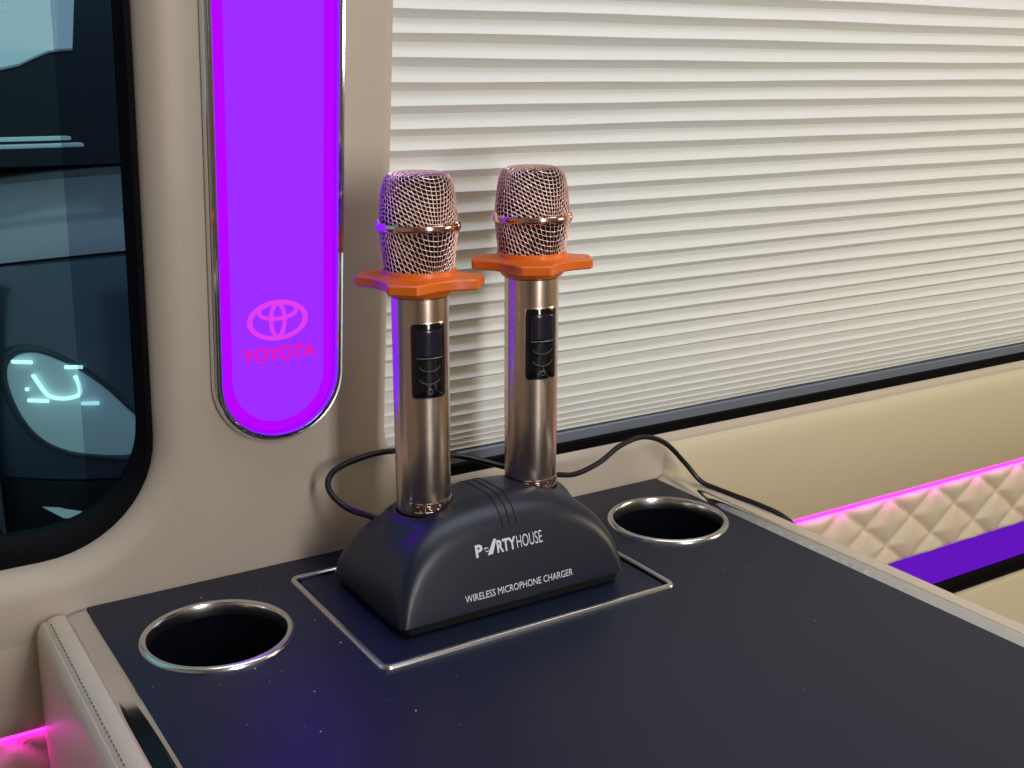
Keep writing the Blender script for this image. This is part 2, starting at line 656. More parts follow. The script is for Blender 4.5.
ring2d(oval(EX, EZ + 0.0050, 0.0124, 0.0052), oval(EX, EZ + 0.0056, 0.0104, 0.0036))
obj('emblem', bm, M_logo, lamp, smooth=False, label='pink oval emblem on the violet lamp')
bm = bmesh.new()
add_text(bm, 'TOYOTA', 0.2121, 0.2573, 0.7352, 0.7436, lambda x, z, o: wp(x, z, 0.0016 + o), bold=0.034, thick=0.0008)
obj('lettering', bm, M_logo2, lamp, smooth=False, label='red-pink letters under the emblem')

# ------------------------------------------------------------------ console table
TX0, TX1, TY0, TY1 = 0.1166, 0.5347, 0.06, 0.6478
CUPS = ((0.1697, 0.5750, 0.0420), (0.4880, 0.5765, 0.0420))
con = thing('console_table', 'matt black console top with cream leather sides against the van wall', 'console', (0.325, 0.35, 0.0))
bm = bmesh.new()
ou = [bm.verts.new((x, y, ZT)) for x, y in ((TX0, TY0), (TX1, TY0), (TX1, TY1), (TX0, TY1))]
lps = [ou]
for cx, cy, r in CUPS:
    L = [bm.verts.new((cx + (r - .003) * math.cos(2 * PI * i / 64), cy + (r - .003) * math.sin(2 * PI * i / 64), ZT)) for i in range(64)]
    lps.append(L)
TR = (0.2290, 0.4252, 0.4908, 0.6230)
L = [bm.verts.new((x, y, ZT)) for x, y in rrect(TR[0] + .001, TR[1] - .001, TR[2] + .001, TR[3] - .001, 0.006, 6)]
lps.append(L)
es = []
for Lp in lps:
    for i in range(len(Lp)):
        es.append(bm.edges.new((Lp[i], Lp[(i + 1) % len(Lp)])))
bmesh.ops.triangle_fill(bm, use_beauty=True, edges=es, normal=(0, 0, 1))
# edges of the slab and the walls of the openings
for Lp in lps:
    B = [bm.verts.new((v.co.x, v.co.y, ZT - 0.018)) for v in Lp]
    bridge(bm, Lp, B)
obj('tabletop', bm, M_top, con, angle=30)
# carcass under the top
bm = bmesh.new()
add_box(bm, (TX0 + .002, TY0 + .01, 0.0), (TX1 - .002, TY1 - .001, 0.500))
obj('cabinet_body', bm, M_pad, con, smooth=False)


def side_trim(xa, sgn, stitched):
    """chrome strip next to the top and the stitched leather pad outside it"""
    bm = bmesh.new()
    w = 0.0132
    pr = []
    for k in range(11):
        t = k / 10
        pr.append((xa + sgn * w * t, ZT - 0.0002 + (0.0012 * min(1.0, 5.0 * t, 5.0 * (1 - t)) ** 0.6 - 0.0024 * t if sgn < 0 else 0.0030 * math.sin(PI * t) ** 0.9 if 0 < t < 1 else 0.0)))
    ends = []
    for y in (TY0, TY1 - 0.004, TY1 - 0.0005):
        dz = 0.0 if y < TY1 - 0.001 else -0.0015
        ends.append([bm.verts.new((x, y, z + dz)) for x, z in pr] + [bm.verts.new((xa + sgn * w, y, ZT - .02)), bm.verts.new((xa, y, ZT - .02))])
    for p, q in zip(ends[:-1], ends[1:]):
        bridge(bm, p, q)
    bm.faces.new(ends[0]); bm.faces.new(ends[-1])
    obj('edge_trim', bm, M_chrome, con, angle=40, label='polished chrome strip beside the black top')
    xb = xa + sgn * w
    bm = bmesh.new()
    pw = 0.0165
    pr = [(xb, ZT - .03), (xb, ZT + .0005), (xb + sgn * .004, ZT + .0012), (xb + sgn * .0085, ZT + .0006), (xb + sgn * .0105, ZT - .0008),
          (xb + sgn * .0112, ZT - .0016), (xb + sgn * .0119, ZT - .0008), (xb + sgn * .0140, ZT - .0022), (xb + sgn * .0157, ZT - .0060), (xb + sgn * pw, ZT - .0130),
          (xb + sgn * (pw + .0008), ZT - .06), (xb + sgn * (pw + .001), 0.02), (xb, 0.02)]
    ends = []
    for y, ins in ((TY0, 0), (TY1 - .006, 0), (TY1 - .0025, .0008), (TY1 - .0008, .003)):
        ends.append([bm.verts.new((x - sgn * (ins if abs(x - xb) > .008 else 0), y, z - (ins if z > ZT - .02 else 0))) for x, z in pr])
    for p, q in zip(ends[:-1], ends[1:]):
        bridge(bm, p, q)
    bm.faces.new(ends[0]); bm.faces.new(ends[-1])
    pad = obj('side_pad', bm, M_pad, con, angle=50)
    if not stitched:
        return
    bm = bmesh.new()
    y = TY1 - .012
    while y > TY0 + .02:
        add_tube(bm, [(xb + sgn * .0090, y, ZT + .0006), (xb + sgn * .0090, y - .0020, ZT + .0006)], 0.00035, 5)
        y -= 0.0044
    obj('stitching', bm, M_stitch, pad, smooth=False)


side_trim(TX0, -1, True)
side_trim(TX1, 1, False)
for cx, cy, r in CUPS:
    bm = bmesh.new()
    add_lathe(bm, [(r - .0035, ZT - .090), (r - .0034, ZT - .001), (r - .0038, ZT - .001), (r - .0040, ZT - .0900), (0.0, ZT - .092)], (cx, cy), 64)
    cup = obj('cup_holder', bm, M_cup, con, angle=40)
    bm = bmesh.new()
    add_lathe(bm, [(r, ZT - .0002), (r - .0002, ZT + .0010), (r - .0012, ZT + .0021), (r - .0026, ZT + .0024), (r - .0040, ZT + .0018), (r - .0046, ZT + .0004), (r - .0046, ZT - .006)], (cx, cy), 72)
    obj('rim', bm, M_satin, cup, angle=40, label='bright steel rim')
# flush tray framed by a thin steel rim
bm = bmesh.new()
prev = None
for ins, z in ((0, ZT), (0.0002, ZT + .0010), (.0010, ZT + .0018), (.0028, ZT + .0018), (.0036, ZT + .0010), (.0038, ZT - .004)):
    L = [bm.verts.new((x, y, z)) for x, y in rrect(TR[0] + ins, TR[1] - ins, TR[2] + ins, TR[3] - ins, 0.0058 - ins * .8, 8)]
    if prev: bridge(bm, prev, L)
    prev = L
obj('tray_frame', bm, M_satin, con, angle=40, label='thin bright steel frame around the tray')
bm = bmesh.new()
A = [bm.verts.new((x, y, ZT - .0004)) for x, y in rrect(TR[0] + .0050, TR[1] - .0050, TR[2] + .0050, TR[3] - .0050, 0.005, 6)]
B = [bm.verts.new((x, y, ZT - .006)) for x, y in rrect(TR[0] + .0050, TR[1] - .0050, TR[2] + .0050, TR[3] - .0050, 0.005, 6)]
C = [bm.verts.new((x, y, ZT - .006)) for x, y in rrect(TR[0] + .0008, TR[1] - .0008, TR[2] + .0008, TR[3] - .0008, 0.006, 6)]
bm.faces.new(A); bridge(bm, A, B); bridge(bm, B, C)
obj('tray', bm, M_top, con, angle=30)

# ------------------------------------------------------------------ charger
CX, YF, YB = 0.3278, 0.5145, 0.6078
CA, CH, CZ0 = 0.0755, 0.0570, 0.6065
NEXP = 2.25
LEAN = 0.015
MICS = (0.2910, 0.3645)
MY = 0.5612
RIMZ = 0.6544


def yfront(zr): return YF + LEAN * max(0, zr) ** 1.2
def yback(zr): return YB - 0.026 * max(0, zr) ** 1.4


chg = thing('microphone_charger', 'black arched charging dock with white lettering standing on the framed tray', 'charger', (CX, 0.562, ZT))
bm = bmesh.new()
NA = 120
def sgnpow(v, p): return math.copysign(abs(v) ** p, v)
arch = []
for i in range(NA + 1):
    th = PI * i / NA
    arch.append((CX - CA * sgnpow(math.cos(th), 2 / NEXP), CZ0 + CH * abs(math.sin(th)) ** (2 / NEXP)))
def fil(z):
    t = min(1, (z - CZ0) / CH)
    return 0.0035 + 0.0115 * t ** 0.8
def inset(i, d):
    x, z = arch[i]
    # move along the inward normal of the arch
    x0, z0 = arch[max(0, i - 1)]
    x1, z1 = arch[min(NA, i + 1)]
    if i in (0, NA):
        nx, nz = (1 if i == 0 else -1), 0
    else:
        tx, tz = x1 - x0, z1 - z0
        l = math.hypot(tx, tz) or 1
        nx, nz = tz / l, -tx / l
    return x + nx * d, max(CZ0, z + nz * d)
rows = []
SF = [0.25, 0.45, 0.65, 0.82, 0.93]
for s in SF:      # front face
    row = []
    for i in range(NA + 1):
        x, z = inset(i, fil(arch[i][1]))
        x, z = CX + (x - CX) * s, CZ0 + (z - CZ0) * s
        row.append((x, yfront((z - CZ0) / CH), z))
    rows.append(row)
for k in range(9):
    ph = PI / 2 * k / 8
    row = []
    for i in range(NA + 1):
        r = fil(arch[i][1])
        x, z = inset(i, r * (1 - math.sin(ph)))
        row.append((x, yfront((z - CZ0) / CH) + r * (1 - math.cos(ph)), z))
    rows.append(row)
NM = 26
fr = rows[-1]
bk = []
back_rows = []
for k in range(9):
    ph = PI / 2 * k / 8
    row = []
    for i in range(NA + 1):
        r = fil(arch[i][1]) * 1.35
        x, z = inset(i, r * (1 - math.cos(ph)))
        row.append((x, yback((z - CZ0) / CH) - r * (1 - math.sin(ph)), z))
    back_rows.append(row)
for k in range(1, NM):
    t = k / NM
    rows.append([tuple(a + (b - a) * t for a, b in zip(fr[i], back_rows[0][i])) for i in range(NA + 1)])
rows += back_rows
for s in SF[::-1]:
    row = []
    for i in range(NA + 1):
        x, z = inset(i, fil(arch[i][1]) * 1.35)
        x, z = CX + (x - CX) * s, CZ0 + (z - CZ0) * s
        row.append((x, yback((z - CZ0) / CH), z))
    rows.append(row)
def seat(p):
    """raised seat around each microphone socket"""
    x, y, z = p
    for mx in MICS:
        d = math.hypot(x - mx, (y - MY))
        if d < 0.030 and z < RIMZ and z > CZ0 + 0.012:
            t = max(0.0, min(1.0, (0.0285 - d) / (0.0285 - 0.0172)))
            t = t * t * (3 - 2 * t)
            z = z + (RIMZ - z) * t
    return (x, y, z)
vr = [[bm.verts.new(seat(p)) for p in row] for row in rows]
for p, q in zip(vr[:-1], vr[1:]):
    for i in range(NA):
        bm.faces.new((p[i], p[i + 1], q[i + 1], q[i]))
for row, s in ((vr[0], 1), (vr[-1], -1)):
    y = YF if s > 0 else YB
    cv = bm.verts.new((CX, y, CZ0))
    for i in range(NA):
        bm.faces.new((row[i], row[i + 1], cv))
bmesh.ops.remove_doubles(bm, verts=bm.verts, dist=2e-5)
bed = [e for e in bm.edges if len(e.link_faces) == 1]
bmesh.ops.holes_fill(bm, edges=bed, sides=0)
bmesh.ops.recalc_face_normals(bm, faces=bm.faces)
# sockets for the two microphones
tmp_me = bpy.data.meshes.new('charger_shell')
bm.to_mesh(tmp_me); bm.free()
tmp = bpy.data.objects.new('charger_shell', tmp_me)
COL.objects.link(tmp)
cut = bmesh.new()
for mx in MICS:
    add_lathe(cut, [(0, 0.6240), (0.0163, 0.6240), (0.0163, 0.72), (0, 0.72)], (mx, MY), 64)
bmesh.ops.recalc_face_normals(cut, faces=cut.faces)
cut_me = bpy.data.meshes.new('charger_cut')
cut.to_mesh(cut_me); cut.free()
cuto = bpy.data.objects.new('charger_cut', cut_me)
COL.objects.link(cuto)
md = tmp.modifiers.new('socket', 'BOOLEAN')
md.operation = 'DIFFERENCE'
md.solver = 'EXACT'
md.object = cuto
dg = bpy.context.evaluated_depsgraph_get(); dg.update()
shell_me = bpy.data.meshes.new_from_object(tmp.evaluated_get(dg))
bm = bmesh.new(); bm.from_mesh(shell_me)
bpy.data.objects.remove(tmp); bpy.data.objects.remove(cuto)
bpy.data.meshes.remove(tmp_me); bpy.data.meshes.remove(cut_me); bpy.data.meshes.remove(shell_me)
shell = obj('shell', bm, M_charger, chg, angle=40)
# foot plate
bm = bmesh.new()
prev = None
for ins, z in ((0.0035, ZT), (0.0022, ZT + .0010), (0.0016, ZT + .0055), (0.0026, ZT + .0066)):
    L = [bm.verts.new((x, y, z)) for x, y in rrect(CX - CA + ins, CX + CA - ins, YF + ins, YB - ins, 0.006, 6)]
    if prev: bridge(bm, prev, L)
    else: bm.faces.new(L)
    prev = L
bm.faces.new(prev)
obj('base_plate', bm, M_base, chg, angle=40)


def surf_z(x, y):
    """height of the dock's top over (x, y)"""
    q = abs(x - CX) / CA
    return CZ0 + CH * (1 - q ** NEXP) ** (1 / NEXP)


# three fine grooves over the crown and down the front
import bisect
def col_at(x):
    c = (CX - x) / CA
    th = math.acos(sgnpow(c, NEXP / 2))
    return th / PI * NA
for gx in (0.3222, 0.3272, 0.3322):
    ci = col_at(gx)
    i = int(ci); f_ = ci - i
    pts = []
    for row in rows[5:5 + 9 + NM + 6]:
        a, b = row[i], row[i + 1]
        pts.append(Vector([a[k] + (b[k] - a[k]) * f_ for k in range(3)]))
    # start lower on the front face
    first = pts[0]
    zr0 = 0.6475
    pre = [Vector((gx, yfront((z - CZ0) / CH), z)) for z in (zr0, (zr0 + first.z) / 2)]
    pts = [p for p in pre if p.z < first.z] + pts
    bm = bmesh.new()
    add_tube(bm, pts, 0.00042, 6)
    obj('groove', bm, M_groove, chg, label='fine dark groove over the dock')


def face_pt(x, z, o):
    return Vector((x, yfront((z - CZ0) / CH) - o - 0.00008, z))


bm = bmesh.new()
LX0, LX1 = 0.3027, 0.3474
LW = LX1 - LX0
z0_, z1_ = 0.6352, 0.6421
add_text(bm, 'P', LX0, LX0 + LW * .105, z0_, z1_, face_pt, bold=0.035, thick=0.00012)
add_text(bm, 'RTY', LX0 + LW * .315, LX0 + LW * .60, z0_, z1_, face_pt, bold=0.03, thick=0.00012)
add_text(bm, 'HOUSE', LX0 + LW * .612, LX1, z0_, z1_, face_pt, bold=-0.004, thick=0.00012)
# the drawn A: a slanted stroke that rises above the letters, with a loose curl on its left
def poly(pts):
    v = [bm.verts.new(face_pt(LX0 + LW * a, z0_ + (z1_ - z0_) * b, .00012)) for a, b in pts]
    bm.faces.new(v)
poly([(.165, -.02), (.205, .02), (.300, 1.18), (.290, 1.22), (.262, 1.02)])
poly([(.205, .02), (.245, .02), (.318, 1.10), (.300, 1.18)])
poly([(.118, .50), (.128, .62), (.165, .66), (.200, .52), (.165, .57), (.135, .55)])
poly([(.128, .42), (.160, .28), (.215, .36), (.225, .42), (.165, .36)])
obj('brand_lettering', bm, M_print, chg, smooth=False, label='white brand lettering on the front')
bm = bmesh.new()
add_text(bm, 'WIRELESS MICROPHONE CHARGER', 0.2925, 0.3653, 0.6124, 0.6163, face_pt, bold=0.0, thick=0.00012)
obj('lettering', bm, M_print, chg, smooth=False, label='small white lettering along the foot of the front')

# ------------------------------------------------------------------ microphones
def cyl_pt(c, phi, z, r):
    return Vector((c[0] + r * math.cos(phi), c[1] + r * math.sin(phi), z))


def build_mic(name, label, mx, dz_ring, dz_head, phi_panel, phi_ring, dz_panel):
    c = (mx, MY)
    R = 0.0157
    t = thing(name, label, 'microphone', (mx, MY, 0.6245), 'microphones on the charging dock')
    zr = 0.7883 + dz_ring
    zb = 0.8176 + dz_head
    # body tube
    bm = bmesh.new()
    add_lathe(bm, [(0, 0.6246), (0.0135, 0.6246), (R - .0006, 0.6262), (R - .0004, RIMZ + .0006), (R, RIMZ + .0014), (R + .0001, 0.70), (R + .0002, zr - .0085),
                   (R - .0003, zr - .0080), (R - .0003, zr - .0076), (R + .0002, zr - .0070), (R + .0002, zr + .008), (0, zr + .008)], c, 72)
    obj('body', bm, M_gold, t, angle=40)
    # engraved band of little square frames near the foot
    bm = bmesh.new()
    zb0, zb1 = RIMZ + .0028, RIMZ + .0082
    n = 60
    A = [cyl_pt(c, math.radians(-140 + 190 * i / n), zb0, R + .00008) for i in range(n + 1)]
    B = [cyl_pt(c, math.radians(-140 + 190 * i / n), zb1, R + .00008) for i in range(n + 1)]
    va = [bm.verts.new(p) for p in A]; vb = [bm.verts.new(p) for p in B]
    bridge(bm, va, vb, closed=False)
    band = obj('engraved_band', bm, M_rosedark, t, label='dark engraved band of square motifs')
    bm = bmesh.new()
    step = math.degrees(0.0060 / R)
    rnd = random.Random(3)
    k = 0
    ph = -138.0
    while ph + step < 48:
        def fr_pt(u, w, o=.0003):   # u,w in 0..1 in the cell
            return cyl_pt(c, math.radians(ph + step * (0.08 + 0.84 * u)), zb0 + .0002 + (zb1 - zb0 - .0004) * w, R + o)
        add_tube(bm, [fr_pt(u, w) for u, w in ((.1, 0), (.5, 0), (.9, 0), (1, .1), (1, .5), (1, .9), (.9, 1), (.5, 1), (.1, 1), (0, .9), (0, .5), (0, .1))], 0.00022, 4, closed=True)
        for q in range(5):
            u, w = rnd.choice((.3, .5, .7)), rnd.choice((.25, .45, .7))
            add_tube(bm, [fr_pt(u - .1, w), fr_pt(u + .1, w)], 0.0003, 4)
        ph += step
    obj('motif', bm, M_gold, band, smooth=False)
    # anti-roll ring: collar, four flat-ended lobes joined by hollow sides
    bm = bmesh.new()
    def lobe_outline(scale=1.0, n=7):
        pts = []
        RR, hw = 0.0350 * scale, 0.0086 * scale
        for q in range(4):
            a0 = phi_ring + q * PI / 2
            p0 = (RR, -hw); p1 = (RR, hw)
            loc = [(RR - .0009, -hw - .0002), (RR, -hw + .0012), (RR, hw - .0012), (RR - .0009, hw + .0002)]
            # hollow side up to the next lobe
            vx = 0.0181 * scale
            nxt = (hw, RR)
            pa = Vector((RR - .0009, hw + .0002)); pv = Vector((vx, vx)); pb = Vector((hw + .0002, RR - .0009))
            ctrl = pv * 2 - (pa + pb) * 0.5
            for i in range(1, n):
                s = i / n
                w_ = (1 - s) ** 2 * pa + 2 * s * (1 - s) * ctrl + s * s * pb
                loc.append((w_.x, w_.y))
            for x, y in loc:
                pts.append((c[0] + x * math.cos(a0) - y * math.sin(a0), c[1] + x * math.sin(a0) + y * math.cos(a0)))
        return pts
    rings = []
    O = lobe_outline()
    O2 = lobe_outline(0.965)
    zlo, zhi = zr - .0030, zr + .0030
    def circ_like(outl, r, z):
        L = []
        for x, y in outl:
            a = math.atan2(y - c[1], x - c[0])
            L.append(bm.verts.new((c[0] + r * math.cos(a), c[1] + r * math.sin(a), z)))
        return L
    seq = [circ_like(O, R + .0001, zlo - .0042), circ_like(O, 0.0176, zlo - .0042), circ_like(O, 0.0186, zlo - .0030), circ_like(O, 0.0196, zlo - .0002),
           [bm.verts.new((x, y, zlo)) for x, y in O2], [bm.verts.new((x, y, zlo + .0009)) for x, y in O],
           [bm.verts.new((x, y, zhi - .0010)) for x, y in O], [bm.verts.new((x, y, zhi)) for x, y in O2],
           circ_like(O, 0.0222, zhi + .0005), circ_like(O, 0.0210, zhi + .0012), circ_like(O, 0.0204, zhi + .0034), circ_like(O, 0.0199, zhi + .0038), circ_like(O, 0.0188, zhi + .0034)]
    for a, b in zip(seq[:-1], seq[1:]):
        bridge(bm, a, b)
    obj('anti_roll_ring', bm, M_silicone, t, angle=32, label='orange silicone ring with four flat lobes')
    # head: dark foam, two wire grilles, band between them
    up = [(0.0213, 0.0), (0.0211, 0.006), (0.0206, 0.012), (0.0199, 0.0175), (0.0190, 0.0220), (0.0178, 0.0252), (0.0160, 0.0272), (0.0135, 0.0282), (0.008, 0.0287), (0.0, 0.0288)]
    dn = [(0.0213, 0.0), (0.0210, -0.006), (0.0205, -0.011), (0.0198, -0.0165), (0.0189, -0.0250)]
    bm = bmesh.new()
    sh = 0.0011
    add_lathe(bm, [(0, zb + dn[-1][1] + .001)] + [(r - sh, zb + z) for r, z in dn[::-1]] + [(max(0, r - sh), zb + z - (sh if r < .016 else 0)) for r, z in up[1:]], c, 48)
    head = obj('foam_lining', bm, M_foam, t)
    def prof_fn(pr):
        ss = [0]
        for (r0, z0), (r1, z1) in zip(pr[:-1], pr[1:]):
            ss.append(ss[-1] + math.hypot(r1 - r0, z1 - z0))
        def f(s):
            s = max(0, min(ss[-1] - 1e-9, s))
            k = bisect.bisect_right(ss, s) - 1
            u = (s - ss[k]) / (ss[k + 1] - ss[k])
            return pr[k][0] + (pr[k + 1][0] - pr[k][0]) * u, pr[k][1] + (pr[k + 1][1] - pr[k][1]) * u
        return f, ss
    WR = 0.00023
    bm = bmesh.new()
    phi0 = phi_panel + math.radians(12)
    for pr, sg, smax in ((up[:7], 1, None), (dn, -1, None)):
        f, ss = prof_fn(pr)
        S = ss[-1]
        # uprights: drift sideways between front and side, as pressed mesh does
        NU = 58
        for i in range(NU):
            a0 = 2 * PI * i / NU
            pts = []
            m = 16 if sg > 0 else 13
            for k in range(m + 1):
                s = S * k / m
                r, z = f(s)
                a = a0 + 0.40 * (s - S * 0.45) / 0.0205 * math.sin(2 * a0) * sg
                o = 0.00022 * (1 if (i + k) % 2 else -1)
                pts.append(cyl_pt(c, phi0 + a, zb + z, r + o))
            add_tube(bm, pts, WR, 6, caps=False)
        # hoops: wave up and down around the head
        nh = 13 if sg > 0 else 9
        for h in range(-4, nh + 4):
            seg = []
            m = 128
            for q in range(m + 1):
                a = 2 * PI * q / m
                s = S * (h + .5) / nh + 0.0105 * (1 - math.cos(2 * a)) * 0.5 * sg - 0.0052 * sg
                inside = 0 <= s <= S
                if inside:
                    r, z = f(s)
                    o = -0.00022 * (1 if (q // 2 + h) % 2 else -1)
                    seg.append(cyl_pt(c, phi0 + a, zb + z, r + o))
                if (not inside or q == m) and seg:
                    if len(seg) > 2:
                        add_tube(bm, seg, WR, 4, caps=False)
                    seg = []
    # flat crown: square weave
    fz, sz = prof_fn(up[6:][::-1])
    def crown(x, y):
        d = math.hypot(x, y)
        rr = [p[0] for p in up[6:]][::-1]; zz_ = [p[1] for p in up[6:]][::-1]
        for k in range(len(rr) - 1):
            if rr[k] <= d <= rr[k + 1] + 1e-9:
                u = (d - rr[k]) / (rr[k + 1] - rr[k])
                return zz_[k] + (zz_[k + 1] - zz_[k]) * u
        return zz_[-1]
    RC = 0.0162
    nl = 15
    for ax in (0, 1):
        for i in range(nl):
            d = -RC + 2 * RC * (i + .5) / nl
            hl = math.sqrt(max(0, RC * RC - d * d))
            pts = []
            m = max(3, int(hl * 2 / .0016))
            for k in range(m + 1):
                e = -hl + 2 * hl * k / m
                x, y = (d, e) if ax == 0 else (e, d)
                ca, sa = math.cos(phi0), math.sin(phi0)
                o = 0.0002 * (1 if (i + k + ax) % 2 else -1)
                pts.append(Vector((c[0] + x * ca - y * sa, c[1] + x * sa + y * ca, zb + crown(x, y) + o)))
            add_tube(bm, pts, WR, 4, caps=False)
    obj('grille', bm, M_rose, t, angle=80, label='rose gold woven wire grille')
    bm = bmesh.new()
    add_lathe(bm, [(0.0210, zb - .0022), (0.0222, zb - .0020), (0.0226, zb - .0014), (0.0226, zb + .0012), (0.0222, zb + .0018), (0.0210, zb + .0020)], c, 72)
    # two small lugs clamp the band
    for da in (-116, 50):
        a = phi0 + math.radians(da)
        p = cyl_pt(c, a, zb, 0.0212)
        r_ = bmesh.ops.create_uvsphere(bm, u_segments=14, v_segments=10, radius=0.0026)
        for v in r_['verts']:
            v.co = Vector((v.co.x * .9, v.co.y * 1.7, v.co.z * 1.35))
            x, y = v.co.x, v.co.y
            v.co = Vector((p.x + x * math.cos(a) - y * math.sin(a), p.y + x * math.sin(a) + y * math.cos(a), p.z + v.co.z))
    obj('head_band', bm, M_rosepol, t, angle=40, label='polished rose gold band round the head')
    # control panel
    def patch(bm, u0, u1, z0, z1, rad, r, thick=0.0006, n=6, pts=None):
        outl = pts
        if outl is None:
            base = rrect(u0, u1, z0, z1, rad, n)
            outl = []
            for q in range(len(base)):
                (ua, za_), (ub, zb_) = base[q - 1], base[q]
                k = max(1, int(abs(ub - ua) / 0.0012))
                outl += [(ua + (ub - ua) * e / k, za_ + (zb_ - za_) * e / k) for e in range(1, k + 1)]
        cu, cz = (u0 + u1) / 2, (z0 + z1) / 2
        fr_ = []
        prevL = None
        for s, o in ((1.0, -thick), (1.0, 0.0), (0.985, 0.00012)):
            L = [bm.verts.new(cyl_pt(c, phi_panel + (cu + (u - cu) * s) / R, cz + (z - cz) * s, r + o)) for u, z in outl]
            if prevL: bridge(bm, prevL, L)
            prevL = L
        # rings inward so the face follows the tube
        for s in (0.8, 0.6, 0.4, 0.2):
            L = [bm.verts.new(cyl_pt(c, phi_panel + (cu + (u - cu) * s) / R, cz + (z - cz) * s, r + .00012)) for u, z in outl]
            bridge(bm, prevL, L)
            prevL = L
        bm.faces.new(prevL)
    za, zc = 0.7252 + dz_panel, 0.7668 + dz_panel
    hw = 0.0100
    bm = bmesh.new()
    patch(bm, -hw - .0005, hw + .0005, za - .0006, zc + .0006, 0.0026, R + .00035)
    pan = obj('panel_rim', bm, M_gold, t, angle=50)
    bm = bmesh.new()
    patch(bm, -hw, hw, za, zc, 0.0022, R + .00062)
    panel = obj('control_panel', bm, M_gloss, t, angle=50, label='glossy black control panel')
    H = zc - za
    bm = bmesh.new()
    patch(bm, -0.0070, 0.0072, za + H * .55, zc - H * .085, 0.0005, R + .00085)
    scr = obj('display', bm, M_screen, panel, angle=50)
    bm = bmesh.new()
    add_tube(bm, [cyl_pt(c, phi_panel + u / R, za + H * .545 - .0004 * math.cos(u * 160), R + .0010) for u in [-.0070 + .0142 * i / 10 for i in range(11)]], 0.00028, 5)
    obj('display_edge', bm, M_btnrim, panel)
    for fz_ in (.435, .265):
        bm = bmesh.new()
        zc_ = za + H * fz_
        pts = [(0.0055 * math.cos(2 * PI * i / 28), zc_ + 0.0029 * math.sin(2 * PI * i / 28)) for i in range(28)]
        patch(bm, -.0055, .0055, zc_ - .0029, zc_ + .0029, 0, R + .0010, pts=pts)
        b_ = obj('button', bm, M_btn, panel, angle=50)
        bm = bmesh.new()
        add_tube(bm, [cyl_pt(c, phi_panel + 0.0057 * math.cos(PI * (1.02 + .96 * i / 16)) / R, zc_ + 0.0031 * math.sin(PI * (1.02 + .96 * i / 16)), R + .0011) for i in range(17)], 0.00022, 5)
        obj('button_rim', bm, M_btnrim, panel)
    bm = bmesh.new()
    zc_ = za + H * .085
    add_tube(bm, [cyl_pt(c, phi_panel + 0.0015 * math.cos(2 * PI * i / 16) / R, zc_ + 0.0015 * math.sin(2 * PI * i / 16), R + .0009) for i in range(16)], 0.0002, 5, closed=True)
    obj('indicator', bm, M_btnrim, panel)
    return t


build_mic('microphone', 'champagne gold microphone with orange ring in the left socket, nearer the violet lamp', MICS[0], 0.0, 0.0010, math.radians(-100.4), math.radians(-117.4 - 14.5), 0.0)
build_mic('microphone', 'champagne gold microphone with orange ring in the right socket, in front of the blind', MICS[1], 0.0039, 0.0010, math.radians(-98), math.radians(-123 + 4), 0.0006)

# ------------------------------------------------------------------ cable
CAB = [(0.2890, 0.5815, 0.6375), (0.2810, 0.5850, 0.6392), (0.2715, 0.5930, 0.6425), (0.2626, 0.608, 0.6450), (0.2571, 0.620, 0.6535), (0.2616, 0.625, 0.6620), (0.2784, 0.628, 0.6665),
       (0.3046, 0.628, 0.6678), (0.3439, 0.625, 0.6591), (0.3619, 0.620, 0.6539), (0.3796, 0.615, 0.6473), (0.3993, 0.615, 0.6401),
       (0.4199, 0.618, 0.6339), (0.4397, 0.620, 0.6296), (0.4633, 0.623, 0.6333), (0.4814, 0.624, 0.6418), (0.5020, 0.624, 0.6450),
       (0.5227, 0.624, 0.6369), (0.5409, 0.622, 0.6188), (0.5505, 0.6145, 0.6050), (0.5545, 0.600, 0.6026), (0.5568, 0.580, 0.6022), (0.5592, 0.5600, 0.6018), (0.5625, 0.5400, 0.5990), (0.5665, 0.522, 0.588), (0.568, 0.512, 0.570)]
bm = bmesh.new()
add_tube(bm, catmull(CAB, 8), 0.0019, 10)
tag(obj('power_cable', bm, M_cable, origin=(0.43, 0.62, 0.602)), 'thin black cable looping from behind the charging dock over the console edge', 'cable')

# ------------------------------------------------------------------ specks of dust on the console top
bm = bmesh.new()
rnd = random.Random(11)
for k in range(40):
    if k < 26:
        x, y = rnd.uniform(0.12, 0.24), rnd.uniform(0.40, 0.63)
    else:
        x, y = rnd.uniform(0.15, 0.50), rnd.uniform(0.36, 0.64)
    if any(math.hypot(x - cx, y - cy) < r + .002 for cx, cy, r in CUPS): continue
    if TR[0] - .004 < x < TR[1] + .004 and TR[2] - .004 < y < TR[3] + .004: continue
    s = rnd.choice((0.00020, 0.00024, 0.00030, 0.00042))
    r_ = bmesh.ops.create_icosphere(bm, subdivisions=1, radius=s)
    for v in r_['verts']:
        v.co = Vector((v.co.x * rnd.uniform(1, 1.6) + x, v.co.y + y, v.co.z * .6 + ZT + s * .5))
tag(obj('dust', bm, M_dust), 'scattered white specks of dust on the black console top', 'dust', kind='stuff')

